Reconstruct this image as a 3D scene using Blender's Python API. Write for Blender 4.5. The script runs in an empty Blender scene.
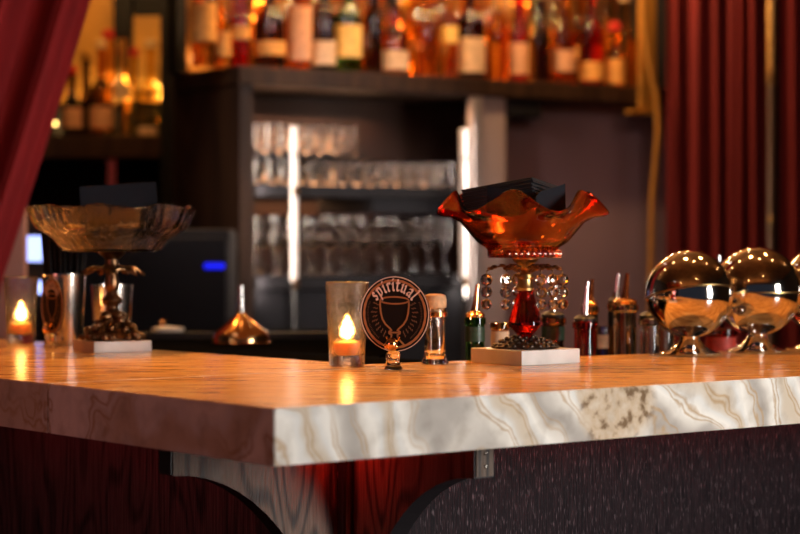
import bpy, bmesh, math, random
from mathutils import Vector, Matrix
random.seed(7)
PI = math.pi
S = bpy.context.scene
COL = S.collection

# ------------------------------------------------------------------ camera geometry
F, CX, HY, ZC, ZT = 2100.0, 400.0, 240.0, 1.243, 1.07      # focal px, centre, horizon row, eye height, counter height
def on(px, py, z=ZT):
    D = F*(ZC-z)/(py-HY)
    return Vector(((px-CX)*D/F, D, z))
def at(px, py, D):
    return Vector(((px-CX)*D/F, D, ZC-(py-HY)*D/F))

# ------------------------------------------------------------------ materials
def new_mat(name):
    m = bpy.data.materials.new(name); m.use_nodes = True
    return m, m.node_tree, m.node_tree.nodes['Principled BSDF']
def mat(name, col, rough=.5, metal=0, trans=0, ior=1.45, emit=None, estr=0, bump=0, bscale=60, spec=None, var=0, vscale=8, coat=0, stretch=(1,1,1), alpha=1):
    m, nt, b = new_mat(name)
    c = (col[0], col[1], col[2], 1)
    b.inputs['Base Color'].default_value = c
    b.inputs['Roughness'].default_value = rough
    b.inputs['Metallic'].default_value = metal
    b.inputs['Transmission Weight'].default_value = trans
    b.inputs['IOR'].default_value = ior
    b.inputs['Coat Weight'].default_value = coat
    if spec is not None: b.inputs['Specular IOR Level'].default_value = spec
    if emit:
        b.inputs['Emission Color'].default_value = (*emit, 1); b.inputs['Emission Strength'].default_value = estr
    N = nt.nodes; L = nt.links
    if var or bump:
        tc = N.new('ShaderNodeTexCoord'); mp = N.new('ShaderNodeMapping'); mp.inputs['Scale'].default_value = stretch
        L.new(tc.outputs['Object'], mp.inputs['Vector'])
    if var:
        n = N.new('ShaderNodeTexNoise'); n.inputs['Scale'].default_value = vscale; n.inputs['Detail'].default_value = 6
        L.new(mp.outputs[0], n.inputs['Vector'])
        r = N.new('ShaderNodeValToRGB'); e = r.color_ramp.elements
        e[0].position = .3; e[1].position = .7
        e[0].color = tuple(max(0, x*(1-var)) for x in col)+(1,); e[1].color = tuple(min(1, x*(1+var)) for x in col)+(1,)
        L.new(n.outputs[0], r.inputs[0]); L.new(r.outputs[0], b.inputs['Base Color'])
    if bump:
        n2 = N.new('ShaderNodeTexNoise'); n2.inputs['Scale'].default_value = bscale; n2.inputs['Detail'].default_value = 3
        L.new(mp.outputs[0], n2.inputs['Vector'])
        bp = N.new('ShaderNodeBump'); bp.inputs['Strength'].default_value = bump; bp.inputs['Distance'].default_value = .002
        L.new(n2.outputs[0], bp.inputs['Height']); L.new(bp.outputs[0], b.inputs['Normal'])
    return m

def ramp(nt, src, stops):
    r = nt.nodes.new('ShaderNodeValToRGB'); e = r.color_ramp.elements
    while len(e) < len(stops): e.new(.5)
    for k, (p, c) in enumerate(stops): e[k].position = p; e[k].color = (*c, 1)
    nt.links.new(src, r.inputs[0]); return r.outputs[0]
def mixc(nt, f, a, b, mode='MIX'):
    x = nt.nodes.new('ShaderNodeMix'); x.data_type = 'RGBA'; x.blend_type = mode
    if isinstance(f, float): x.inputs['Factor'].default_value = f
    else: nt.links.new(f, x.inputs['Factor'])
    for s, i in ((a, 6), (b, 7)):
        if isinstance(s, tuple): x.inputs[i].default_value = (*s, 1)
        else: nt.links.new(s, x.inputs[i])
    return x.outputs[2]
def math_n(nt, op, a, b=None):
    x = nt.nodes.new('ShaderNodeMath'); x.operation = op
    for i, s in enumerate((a, b)):
        if s is None: continue
        if isinstance(s, (int, float)): x.inputs[i].default_value = s
        else: nt.links.new(s, x.inputs[i])
    return x.outputs[0]

BROWN_SPOT = Vector((.2535, 2.465, 1.055))
def marble_mat():
    m, nt, b = new_mat('veined_marble'); N, L = nt.nodes, nt.links
    tc = N.new('ShaderNodeTexCoord')
    # rotate so that x runs along the right-hand face
    mp = N.new('ShaderNodeMapping'); mp.inputs['Rotation'].default_value = (0, 0, -.672)
    L.new(tc.outputs['Object'], mp.inputs['Vector'])
    # warp
    nz = N.new('ShaderNodeTexNoise'); nz.inputs['Scale'].default_value = 5.5; nz.inputs['Detail'].default_value = 3
    L.new(mp.outputs[0], nz.inputs['Vector'])
    sub = N.new('ShaderNodeVectorMath'); sub.operation = 'MULTIPLY_ADD'
    L.new(nz.outputs['Color'], sub.inputs[0]); sub.inputs[1].default_value = (.26, .26, .18); L.new(mp.outputs[0], sub.inputs[2])
    mp2 = N.new('ShaderNodeMapping'); mp2.inputs['Rotation'].default_value = (0, .55, 0)
    L.new(sub.outputs[0], mp2.inputs['Vector'])
    w = N.new('ShaderNodeTexWave'); w.wave_type = 'BANDS'; w.bands_direction = 'X'; w.inputs['Scale'].default_value = 2.4
    w.inputs['Distortion'].default_value = 2.2; w.inputs['Detail'].default_value = 4; w.inputs['Detail Scale'].default_value = 2.5
    L.new(mp2.outputs[0], w.inputs['Vector'])
    base = ramp(nt, w.outputs['Fac'], [(0, (.46, .42, .38)), (.22, (.74, .69, .62)), (.5, (.92, .88, .81)), (.8, (.78, .76, .72)), (1, (.66, .56, .44))])
    w2 = N.new('ShaderNodeTexWave'); w2.wave_type = 'BANDS'; w2.bands_direction = 'X'; w2.inputs['Scale'].default_value = 7.0
    w2.inputs['Distortion'].default_value = 5; w2.inputs['Detail'].default_value = 5; w2.inputs['Detail Scale'].default_value = 1.4
    L.new(mp2.outputs[0], w2.inputs['Vector'])
    vein = ramp(nt, w2.outputs['Fac'], [(0, (0, 0, 0)), (.78, (0, 0, 0)), (.93, (.85, .85, .85)), (1, (.05, .05, .05))])
    n3 = N.new('ShaderNodeTexNoise'); n3.inputs['Scale'].default_value = 6; L.new(mp.outputs[0], n3.inputs['Vector'])
    patch = ramp(nt, n3.outputs[0], [(.38, (0, 0, 0)), (.55, (1, 1, 1))])
    vm = mixc(nt, 1.0, vein, patch, 'MULTIPLY')
    c = mixc(nt, vm, base, (.50, .33, .17))
    # the one tan patch with dark crystals in the right-hand face
    dist = N.new('ShaderNodeVectorMath'); dist.operation = 'DISTANCE'
    scl = N.new('ShaderNodeVectorMath'); scl.operation = 'MULTIPLY_ADD'
    L.new(nz.outputs['Color'], scl.inputs[0]); scl.inputs[1].default_value = (.05, .05, .05); L.new(tc.outputs['Object'], scl.inputs[2])
    L.new(scl.outputs[0], dist.inputs[0]); dist.inputs[1].default_value = BROWN_SPOT+Vector((.025, .025, .025))
    inside = ramp(nt, dist.outputs['Value'], [(.052, (1, 1, 1)), (.066, (0, 0, 0))])
    n4 = N.new('ShaderNodeTexNoise'); n4.inputs['Scale'].default_value = 70; n4.inputs['Detail'].default_value = 4; L.new(tc.outputs['Object'], n4.inputs['Vector'])
    tan = ramp(nt, n4.outputs[0], [(.35, (.22, .14, .08)), (.47, (.60, .46, .32)), (.7, (.70, .60, .48))])
    c = mixc(nt, inside, c, tan)
    # fine specks everywhere
    n5 = N.new('ShaderNodeTexNoise'); n5.inputs['Scale'].default_value = 40; n5.inputs['Detail'].default_value = 6; L.new(tc.outputs['Object'], n5.inputs['Vector'])
    sp = ramp(nt, n5.outputs[0], [(.3, (.82, .80, .78)), (.5, (1, 1, 1))])
    c = mixc(nt, 1.0, c, sp, 'MULTIPLY')
    L.new(c, b.inputs['Base Color'])
    b.inputs['Roughness'].default_value = .22; b.inputs['Specular IOR Level'].default_value = .35
    # slight waviness of the hand-polished top stretches the reflections
    mp3 = N.new('ShaderNodeMapping'); mp3.inputs['Rotation'].default_value = (0, 0, -.672); mp3.inputs['Scale'].default_value = (20, 60, 20)
    L.new(tc.outputs['Object'], mp3.inputs['Vector'])
    n6 = N.new('ShaderNodeTexNoise'); n6.inputs['Scale'].default_value = 1.0; n6.inputs['Detail'].default_value = 3; L.new(mp3.outputs[0], n6.inputs['Vector'])
    bp = N.new('ShaderNodeBump'); bp.inputs['Strength'].default_value = .25; bp.inputs['Distance'].default_value = .0015
    L.new(n6.outputs[0], bp.inputs['Height']); L.new(bp.outputs[0], b.inputs['Normal'])
    return m

def top_mat():  # same marble as the edges, with warm lamplight put into the colour
    m, nt, b = new_mat('marble_top_warm_lit'); N, L = nt.nodes, nt.links
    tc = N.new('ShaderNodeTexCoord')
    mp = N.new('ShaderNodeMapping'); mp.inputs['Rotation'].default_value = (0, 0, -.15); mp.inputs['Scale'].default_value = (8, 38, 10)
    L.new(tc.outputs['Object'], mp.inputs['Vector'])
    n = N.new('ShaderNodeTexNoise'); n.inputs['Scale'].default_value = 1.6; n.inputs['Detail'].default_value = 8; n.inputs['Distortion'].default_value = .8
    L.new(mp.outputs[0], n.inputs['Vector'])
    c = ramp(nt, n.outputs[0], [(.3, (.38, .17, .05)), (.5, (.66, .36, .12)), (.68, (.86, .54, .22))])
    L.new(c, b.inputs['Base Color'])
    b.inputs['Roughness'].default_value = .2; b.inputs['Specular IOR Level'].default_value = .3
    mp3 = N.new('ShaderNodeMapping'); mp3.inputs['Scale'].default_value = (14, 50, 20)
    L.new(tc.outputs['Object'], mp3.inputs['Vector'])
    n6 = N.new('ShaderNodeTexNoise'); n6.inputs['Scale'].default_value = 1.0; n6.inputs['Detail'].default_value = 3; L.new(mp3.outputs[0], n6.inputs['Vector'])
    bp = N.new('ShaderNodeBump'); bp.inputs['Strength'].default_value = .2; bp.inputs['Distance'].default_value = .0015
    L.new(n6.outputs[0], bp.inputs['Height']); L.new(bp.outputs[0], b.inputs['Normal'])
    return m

def wood_mat(name, dark, light, scale=1.0, pore=.5, rough=.45, rot=0, spec=.4, rw=.9, fleck=None):
    m, nt, b = new_mat(name); N, L = nt.nodes, nt.links
    tc = N.new('ShaderNodeTexCoord')
    mp = N.new('ShaderNodeMapping'); mp.inputs['Scale'].default_value = (1, 1, .045); L.new(tc.outputs['Object'], mp.inputs['Vector'])
    n = N.new('ShaderNodeTexNoise'); n.inputs['Scale'].default_value = 260*scale; n.inputs['Detail'].default_value = 3; L.new(mp.outputs[0], n.inputs['Vector'])
    mp2 = N.new('ShaderNodeMapping'); mp2.inputs['Scale'].default_value = (1, 1, .22); L.new(tc.outputs['Object'], mp2.inputs['Vector'])
    n2 = N.new('ShaderNodeTexNoise'); n2.inputs['Scale'].default_value = 7*scale; n2.inputs['Detail'].default_value = 1; L.new(mp2.outputs[0], n2.inputs['Vector'])
    rings = math_n(nt, 'SINE', math_n(nt, 'MULTIPLY', n2.outputs[0], 110))
    rg = ramp(nt, math_n(nt, 'ADD', math_n(nt, 'MULTIPLY', rings, .5), .5), [(0, (0, 0, 0)), (rw, (1, 1, 1))])
    grain = ramp(nt, n.outputs[0], [(.42, (0, 0, 0)), (.62, (1, 1, 1))])
    f = mixc(nt, pore, rg, grain)
    c = mixc(nt, f, dark, light)
    if fleck:
        mp4 = N.new('ShaderNodeMapping'); mp4.inputs['Scale'].default_value = (1, 1, .12); L.new(tc.outputs['Object'], mp4.inputs['Vector'])
        n7 = N.new('ShaderNodeTexNoise'); n7.inputs['Scale'].default_value = 520; n7.inputs['Detail'].default_value = 2; L.new(mp4.outputs[0], n7.inputs['Vector'])
        c = mixc(nt, ramp(nt, n7.outputs[0], [(.60, (0, 0, 0)), (.70, (1, 1, 1))]), c, fleck)
    L.new(c, b.inputs['Base Color']); b.inputs['Roughness'].default_value = rough; b.inputs['Specular IOR Level'].default_value = spec
    bp = N.new('ShaderNodeBump'); bp.inputs['Strength'].default_value = .5; bp.inputs['Distance'].default_value = .001
    L.new(grain, bp.inputs['Height']); L.new(bp.outputs[0], b.inputs['Normal'])
    return m

def glass(name, col=(1, 1, 1), rough=0.0, ior=1.48, bump=0, bscale=60):
    return mat(name, col, rough, 0, 1, ior, bump=bump, bscale=bscale)

M = {}
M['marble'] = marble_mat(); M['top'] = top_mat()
M['panel'] = wood_mat('stained_oak_panel', (.006, .004, .006), (.022, .012, .015), 1.6, .8, .5, spec=.1, fleck=(.13, .095, .105))
M['side_oak'] = wood_mat('reddish_oak_lightened', (.016, .009, .011), (.12, .070, .072), 1.0, .5, .5, spec=.2, rw=.5)  # wide reddish grain its own; lightened to make up for weak light here
M['bracket'] = wood_mat('grey_oak', (.010, .006, .005), (.125, .078, .052), 1.3, .3, .5, rw=.6)
M['bracket_edge'] = mat('black_edge', (.015, .013, .015), .4)
M['cabinet'] = wood_mat('dark_walnut', (.018, .008, .005), (.055, .026, .013), .4, .5, .45)
M['black'] = mat('black_paint', (.012, .012, .015), .6, var=.2, spec=.2)
M['rubber'] = mat('black_rubber', (.006, .006, .006), .9, spec=0.0, bump=.4, bscale=200)
M['mauve'] = mat('mauve_plaster', (.34, .235, .275), .8, var=.12, vscale=2)
M['wall'] = mat('dark_wall', (.035, .032, .04), .8, var=.1)
M['ceil'] = mat('brown_ceiling', (.34, .19, .10), .7, var=.2, vscale=3)
M['floor'] = wood_mat('floor_boards', (.04, .025, .018), (.09, .055, .035), .3, .4, .4)
M['velvet'] = mat('red_velvet', (.27, .009, .011), .85, var=.15, vscale=6, stretch=(6, 6, .4))
M['velvet'].node_tree.nodes['Principled BSDF'].inputs['Sheen Weight'].default_value = .08
M['velvet'].node_tree.nodes['Principled BSDF'].inputs['Sheen Tint'].default_value = (.9, .1, .1, 1)
M['steel'] = mat('polished_steel', (.80, .76, .72), .07, 1, bump=.03, bscale=25)
M['steel2'] = mat('brushed_steel', (.75, .72, .68), .22, 1, bump=.05, bscale=90, stretch=(1, 1, .1))
M['white_metal'] = mat('pale_metal', (.92, .87, .84), .35, .2)
M['copper'] = mat('copper', (.95, .52, .22), .16, 1, bump=.05, bscale=40)
M['brass'] = mat('aged_brass', (.55, .36, .14), .3, 1, var=.3, vscale=60)
M['bronze'] = mat('dark_bronze', (.20, .11, .055), .33, 1, var=.5, vscale=70, bump=.6, bscale=120)
M['iron'] = mat('blackened_filigree', (.07, .05, .04), .4, 1, var=.5, vscale=120, bump=.6, bscale=200)
M['gold'] = mat('gilded_wood', (.55, .27, .05), .4, .6, var=.2)
M['clear'] = glass('clear_glass', (.97, .97, .97))
M['far_clear'] = glass('rack_glass', (.98, .96, .94), .0, 1.55)
M['votive'] = glass('smoky_votive_glass', (.97, .88, .75), .15, 1.45, bump=.5, bscale=260)
M['cut'] = mat('cut_glass', (.98, .93, .86), .02, 0, 1, 1.5, bump=1.0, bscale=110, stretch=(1, 1, .35))
M['crystal'] = glass('crystal', (1, .93, .88), 0, 1.55)
M['redglass'] = glass('ruby_glass', (.85, .03, .02), .02, 1.5)
def amberina():
    m, nt, b = new_mat('amberina_glass')
    N, L = nt.nodes, nt.links
    tc = N.new('ShaderNodeTexCoord'); sx = N.new('ShaderNodeSeparateXYZ'); L.new(tc.outputs['Object'], sx.inputs[0])
    r = N.new('ShaderNodeVectorMath'); r.operation = 'LENGTH'; mp = N.new('ShaderNodeMapping'); mp.inputs['Scale'].default_value = (1, 1, 0)
    L.new(tc.outputs['Object'], mp.inputs[0]); L.new(mp.outputs[0], r.inputs[0])
    c = ramp(nt, r.outputs['Value'], [(.045, (.90, .15, .03)), (.075, (.93, .30, .07)), (.10, (.90, .10, .03)), (.115, (.85, .02, .015))])
    L.new(c, b.inputs['Base Color']); b.inputs['Transmission Weight'].default_value = 1; b.inputs['Roughness'].default_value = .04; b.inputs['IOR'].default_value = 1.5
    return m
M['amberina'] = amberina()
M['wax'] = mat('candle_wax', (.62, .33, .12), .5, emit=(1, .36, .06), estr=.12)  # faint emission stands in for flame light glowing through the wax
M['wax'].node_tree.nodes['Principled BSDF'].inputs['Subsurface Weight'].default_value = .3
M['wick'] = mat('charred_wick', (.02, .02, .02), .9)
M['flame'] = mat('candle_flame', (1, .6, .2), .5, emit=(1, .55, .16), estr=170)
M['cork'] = mat('cork', (.62, .36, .18), .7, var=.25, vscale=90, bump=.4, bscale=250)
M['black_paper'] = mat('black_paper', (.012, .012, .015), .7, bump=.3, bscale=400)
M['card'] = mat('dark_card', (.012, .013, .018), .7, spec=.1)
M['board'] = mat('black_coaster_board', (.010, .008, .008), .6, spec=.15)
M['print_copper'] = mat('copper_print', (.40, .17, .06), .4)
M['print_white'] = mat('cream_print', (.85, .66, .58), .5)
M['dimprint'] = mat('dim_copper_print', (.18, .09, .045), .5)
M['wmarble'] = mat('white_marble', (.75, .72, .69), .3, var=.12, vscale=30)
M['plasticblk'] = mat('black_plastic', (.01, .01, .012), .35)
M['straw'] = mat('black_straw_plastic', (.010, .010, .012), .6, spec=.15)
M['blue'] = mat('blue_led', (.0, .02, .5), .5, emit=(.008, .012, 1), estr=1.0)
M['screen'] = mat('lit_screen', (.4, .5, .9), .5, emit=(.35, .45, 1), estr=2.2)
M['redled'] = mat('red_led_strip', (1, .05, .02), .5, emit=(1, .02, .012), estr=18)
M['amberpane'] = mat('amber_pane', (.60, .30, .06), .4, var=.35, vscale=5)

# ------------------------------------------------------------------ mesh helpers
def smooth(bm, angle=35):
    for f in bm.faces: f.smooth = True
    for e in bm.edges:
        if len(e.link_faces) == 2 and e.calc_face_angle(0) > math.radians(angle): e.smooth = False
def obj(name, bm, m, parent=None, sm=True):
    bmesh.ops.recalc_face_normals(bm, faces=bm.faces)
    if sm: smooth(bm)
    me = bpy.data.meshes.new(name); bm.to_mesh(me); bm.free()
    for x in (m if isinstance(m, (list, tuple)) else [m]): me.materials.append(x)
    o = bpy.data.objects.new(name, me); COL.objects.link(o)
    if parent: o.parent = parent
    return o
def tag(o, label=None, cat=None, group=None, kind=None):
    if label: o['label'] = label
    if cat: o['category'] = cat
    if group: o['group'] = group
    if kind: o['kind'] = kind
    return o
def thing(name, label, cat, loc=(0, 0, 0), rz=0, group=None):
    o = bpy.data.objects.new(name, None); COL.objects.link(o); o.empty_display_size = .02
    o.location = loc; o.rotation_euler = (0, 0, rz)
    return tag(o, label, cat, group)
def struct(name, bm, m, sm=False):
    return tag(obj(name, bm, m, None, sm), kind='structure')
def copy_tree(o, parent=None):
    c = o.copy(); COL.objects.link(c)
    c.parent = parent
    for ch in [x for x in bpy.data.objects if x.parent == o]: copy_tree(ch, c)
    return c
def B(): return bmesh.new()
def box(bm, x0, x1, y0, y1, z0, z1, bev=0, mtx=None):
    r = bmesh.ops.create_cube(bm, size=1)
    vs = r['verts']
    bmesh.ops.scale(bm, vec=(x1-x0, y1-y0, z1-z0), verts=vs)
    bmesh.ops.translate(bm, vec=((x0+x1)/2, (y0+y1)/2, (z0+z1)/2), verts=vs)
    if bev:
        es = list({e for v in vs for e in v.link_edges})
        rr = bmesh.ops.bevel(bm, geom=es, offset=bev, segments=2, affect='EDGES', profile=.6)
        vs = list({v for f in rr['faces'] for v in f.verts} | {v for v in vs if v.is_valid})
    if mtx is not None: bmesh.ops.transform(bm, matrix=mtx, verts=vs)
    return bm
def lathe(bm, prof, seg=40, c=(0, 0, 0), rf=None, zf=None, close=False):
    """prof: list of (r, z[, w]); rf/zf(theta, w) add a ripple; close joins last ring to first (hollow body)"""
    rings = []
    for p in prof:
        r, z = p[0], p[1]; w = p[2] if len(p) > 2 else 0
        if r < 1e-6:
            rings.append([bm.verts.new((c[0], c[1], c[2]+z))]); continue
        ring = []
        for k in range(seg):
            t = 2*PI*k/seg
            rr = r+(rf(t, w) if rf else 0); zz = z+(zf(t, w) if zf else 0)
            ring.append(bm.verts.new((c[0]+rr*math.cos(t), c[1]+rr*math.sin(t), c[2]+zz)))
        rings.append(ring)
    pairs = list(zip(rings[:-1], rings[1:]))
    if close: pairs.append((rings[-1], rings[0]))
    for a, b in pairs:
        for k in range(seg):
            k2 = (k+1) % seg
            if len(a) == 1 and len(b) == 1: continue
            if len(a) == 1: vs = (a[0], b[k], b[k2])
            elif len(b) == 1: vs = (a[k], b[0], a[k2])
            else: vs = (a[k], b[k], b[k2], a[k2])
            try: bm.faces.new(vs)
            except ValueError: pass
    if not close:
        for ring in (rings[0], rings[-1]):
            if len(ring) > 2:
                try: bm.faces.new(ring)
                except ValueError: pass
    return bm
def tube(bm, pts, r, seg=10, r2=None):
    pts = [Vector(p) for p in pts]; n = len(pts); rings = []
    up = Vector((0, 0, 1))
    for i, p in enumerate(pts):
        d = (pts[min(i+1, n-1)]-pts[max(i-1, 0)]).normalized()
        a = d.cross(up if abs(d.dot(up)) < .95 else Vector((1, 0, 0))).normalized(); b = d.cross(a).normalized()
        rr = r if r2 is None else r+(r2-r)*i/(n-1)
        rings.append([bm.verts.new(p+a*rr*math.cos(2*PI*k/seg)+b*rr*math.sin(2*PI*k/seg)) for k in range(seg)])
    for a, b in zip(rings[:-1], rings[1:]):
        for k in range(seg): bm.faces.new((a[k], b[k], b[(k+1) % seg], a[(k+1) % seg]))
    bm.faces.new(rings[0]); bm.faces.new(rings[-1])
    return bm
def prism(bm, pts, z0, z1, mtx=None):
    """polygon in xy extruded in z"""
    a = [bm.verts.new((p[0], p[1], z0)) for p in pts]; b = [bm.verts.new((p[0], p[1], z1)) for p in pts]
    n = len(pts); fs = [bm.faces.new(a), bm.faces.new(b)]
    for k in range(n): fs.append(bm.faces.new((a[k], a[(k+1) % n], b[(k+1) % n], b[k])))
    if mtx is not None: bmesh.ops.transform(bm, matrix=mtx, verts=a+b)
    return fs
def sphere(bm, c, r, u=20, v=12, sc=(1, 1, 1)):
    rr = bmesh.ops.create_uvsphere(bm, u_segments=u, v_segments=v, radius=r)
    bmesh.ops.scale(bm, vec=sc, verts=rr['verts']); bmesh.ops.translate(bm, vec=c, verts=rr['verts'])
    return rr['verts']
def hull(pts):
    pts = sorted(set((round(x, 7), round(y, 7)) for x, y in pts))
    def half(ps):
        h = []
        for p in ps:
            while len(h) > 1 and (h[-1][0]-h[-2][0])*(p[1]-h[-2][1])-(h[-1][1]-h[-2][1])*(p[0]-h[-2][0]) <= 0: h.pop()
            h.append(p)
        return h
    a = half(pts); b = half(pts[::-1])
    return a[:-1]+b[:-1]
def stroke(bm, pts, nib, mapf, y0, y1):
    """pen stroke in a flat drawing: nib = polygon offsets, mapf maps drawing to plane x,z ; extruded y0..y1 (facing -y)"""
    for p, q in zip(pts[:-1], pts[1:]):
        h = hull([(c[0]+n[0], c[1]+n[1]) for c in (p, q) for n in nib])
        h = [mapf(*x) for x in h]
        prism(bm, h, 0, 1, Matrix(((1, 0, 0, 0), (0, 0, y1-y0, y0), (0, 1, 0, 0), (0, 0, 0, 1))))

# ------------------------------------------------------------------ room
box_ = lambda *a, **k: box(B(), *a, **k)
struct('floor', box_(-3.2, 3.7, -1.5, 7.7, -.05, 0), M['floor'])
struct('ceiling', box_(-3.2, 3.7, -1.5, 7.7, 2.9, 2.95), M['ceil'])
struct('wall_back', box_(-3.2, 3.7, 7.6, 7.7, 0, 2.9), M['wall'])
struct('wall_left', box_(-3.3, -3.2, -1.5, 7.7, 0, 2.9), M['wall'])
struct('wall_right', box_(3.7, 3.8, -1.5, 7.7, 0, 2.9), M['wall'])

# ------------------------------------------------------------------ bar counter
u_ = Vector((.782, .623, 0)); a_ = Vector((-.622, .783, 0))        # along the right arm / along the left arm
fy = lambda x: 408.2-(.1089*(274.5-x)) if x <= 274.5 else 408.2-.0609*(x-274.5)      # front edge rows
bl = lambda x: 361.5-.069*(326-x)
br = lambda x: 364.2-.0375*(x-367)
C0 = on(274.5, 408.2)
xi = (364.2+.0375*367-361.5+.069*326)/(.069+.0375)
CI = on(xi, bl(xi))
LF, RF = C0+a_*1.25, C0+u_*1.35
LB, RB = on(-175, bl(-175)), on(930, br(930))
Ssp = on(48, fy(48)); t_ = (Ssp-C0).length; S1 = C0+a_*t_
def meet(p, d, q, e):     # intersection in xy
    den = d.x*e.y-d.y*e.x; w = q-p
    return p+d*((w.x*e.y-w.y*e.x)/den)
S2 = meet(S1, u_, CI, (LB-CI).normalized())
def slab(pts, name, label):
    bm = B(); prism(bm, [(p.x, p.y) for p in pts], ZT-.06, ZT)
    es = [e for e in bm.edges]
    bmesh.ops.bevel(bm, geom=es, offset=.0012, segments=2, affect='EDGES')
    bmesh.ops.recalc_face_normals(bm, faces=bm.faces)
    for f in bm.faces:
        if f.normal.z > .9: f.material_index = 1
    return tag(obj(name, bm, [M['marble'], M['top']], None, False), label, 'countertop')
g = a_*.001
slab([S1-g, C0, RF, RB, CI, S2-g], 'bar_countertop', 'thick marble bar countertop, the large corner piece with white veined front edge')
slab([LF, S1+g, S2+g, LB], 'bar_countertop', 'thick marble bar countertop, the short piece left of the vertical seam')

# body of the bar
OV = .32
CB = C0+(a_+u_)*OV
ang_u = math.atan2(u_.y, u_.x)
bar = thing('bar', 'dark stained oak bar base below the marble countertop', 'bar', (CB.x, CB.y, 0), ang_u)
# local frame: x along right arm, y along left arm, origin at body corner
W = .13
bm = B(); box(bm, .0, 1.05, 0, .018, 0, ZT-.0605); obj('front_panel', bm, M['panel'], bar, False)
bm = B(); box(bm, 0, .018, .0181, 1.0, 0, ZT-.0605); obj('side_panel', bm, M['side_oak'], bar, False)
bm = B(); box(bm, .0, .016, -.012, -.0003, 0, ZT-.0605, .002); obj('corner_trim', bm, M['bracket_edge'], bar, False)
bm = B(); box(bm, .004, .009, -.015, -.0125, 0, ZT-.061); obj('corner_bead', bm, M['bracket'], bar, False)
def bracket(L=.24, th=.03, capz=.043, rz=.33):
    """corbel profile in local x (outward) / z, thickness in y from 0 to th"""
    zt = ZT-.0605
    P = [(0, zt), (L, zt), (L, zt-capz)]
    for k in range(1, 17):
        t = k/16*PI/2
        P.append((L-L*math.sin(t), zt-capz-rz*(1-math.cos(t))))
    P.append((0, zt-capz-rz-.06))
    bm = B(); fs = prism(bm, P, 0, th, Matrix(((1, 0, 0, 0), (0, 0, 1, 0), (0, 1, 0, 0), (0, 0, 0, 1))))
    for f in bm.faces:
        if abs(f.normal.y) < .5: f.material_index = 1
    bmesh.ops.recalc_face_normals(bm, faces=bm.faces)
    for f in bm.faces: f.material_index = 0 if abs(f.normal.y) > .5 else 1
    return bm
def put_bracket(label, loc, rz, dz=0):
    t = thing('corbel_bracket', label, 'bracket', loc, rz, None)
    obj('bracket_board', bracket(), [M['bracket'], M['bracket_edge']], t, False)
    bm = B(); box(bm, .2402, .242, .002, .028, ZT-.102, ZT-.062); obj('end_cap', bm, M['bracket_edge'] if dz == 0 else M['bracket'], t, False)
    if dz:
        bm = B()
        for zz in (ZT-.075, ZT-.09):
            v = sphere(bm, (.2425, .015, zz), .002, 10, 6)
        obj('screw_head', bm, M['steel2'], t)
    return t
# left bracket sticks out along -u from the corner, its near face flush with the corner
loc = CB-u_*.0002
put_bracket('curved grey oak bracket under the left side of the marble corner', (loc.x, loc.y, 0), ang_u+PI) .scale = (1, -1, 1)
loc = CB+u_*.018-a_*.0002
put_bracket('curved dark bracket under the right side of the marble, with screwed end', (loc.x, loc.y, 0), ang_u-PI/2, 1)
loc = CB+a_*.9-u_*.0002
put_bracket('curved bracket at the left picture edge, far along the side panel', (loc.x, loc.y, 0), ang_u+PI).scale = (1, -1, 1)
# red LED strip fixed under the overhang
led = thing('led_strip', 'red LED strip glowing under the marble overhang along the front panel', 'light', (CB.x, CB.y, 0), ang_u)
bm = B(); box(bm, .13, 1.0, -.032, -.026, ZT-.066, ZT-.061); obj('light_tape', bm, M['redled'], led, False)
bm = B(); box(bm, .13, 1.0, -.040, -.0321, ZT-.07, ZT-.061); obj('channel', bm, M['bracket_edge'], led, False)
led3 = thing('led_strip', 'red LED strip under the marble overhang along the left side panel', 'light', (CB.x, CB.y, 0), ang_u)
bm = B(); box(bm, -.060, -.054, .06, .85, ZT-.064, ZT-.061); obj('light_tape', bm, mat('dim_red_led', (1, .05, .02), .5, emit=(1, .06, .07), estr=5), led3, False)
led2 = thing('led_puck', 'small red light tucked under the marble beside the corner', 'light', (CB.x, CB.y, 0), ang_u)
bm = B(); box(bm, -.030, -.012, -.040, -.028, ZT-.066, ZT-.061); obj('lens', bm, mat('red_lens', (1, .05, .02), .5, emit=(1, .025, .012), estr=110), led2, False)

# ------------------------------------------------------------------ votive candles
def candle_glass(label, loc, s=1.0, flip=0):
    t = thing('candle_holder', label, 'candle', loc, flip)
    H = .116*s; rb, rt = .0238*s, .0298*s
    fl = lambda th, w: w*.0009*math.cos(14*th)
    o = [(0, .0006, 0), (rb-.002, 0, 1), (rb, .003, 1), (rb+.0005, .014, .5), (rb+.0012, .018, 0), ((rb+rt)/2, H*.5, 0), (rt, H-.001, 0), (rt-.0008, H, 0),
         (rt-.0022, H-.001, 0), ((rb+rt)/2-.0024, H*.5, 0), (rb-.0016, .019, 0), (rb-.004, .0155, 0), (0, .015, 0)]
    obj('glass', lathe(B(), o, 56, rf=fl), M['votive'], t)
    c = B(); lathe(c, [(0, .0156), (.0175*s, .0156), (.018*s, .017), (.018*s, .031), (.0165*s, .033), (.004, .0315), (0, .0315)], 32); obj('candle', c, M['wax'], t)
    w = B(); tube(w, [(0, 0, .0316), (.0004, 0, .034), (.0002, 0, .0365)], .0008, 6); obj('wick', w, M['wick'], t)
    f = B(); lathe(f, [(0, .037), (.0050, .0385), (.0085, .044), (.0085, .051), (.0055, .059), (.0014, .069), (0, .071)], 20); obj('flame', f, M['flame'], t)
    return t
candle_glass('lit candle in a tall tumbler beside the round goblet sign', on(347, 366.2))
candle_glass('lit candle in a tumbler at the far left end of the bar', on(21, 343.3), .96, .5)

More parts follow.
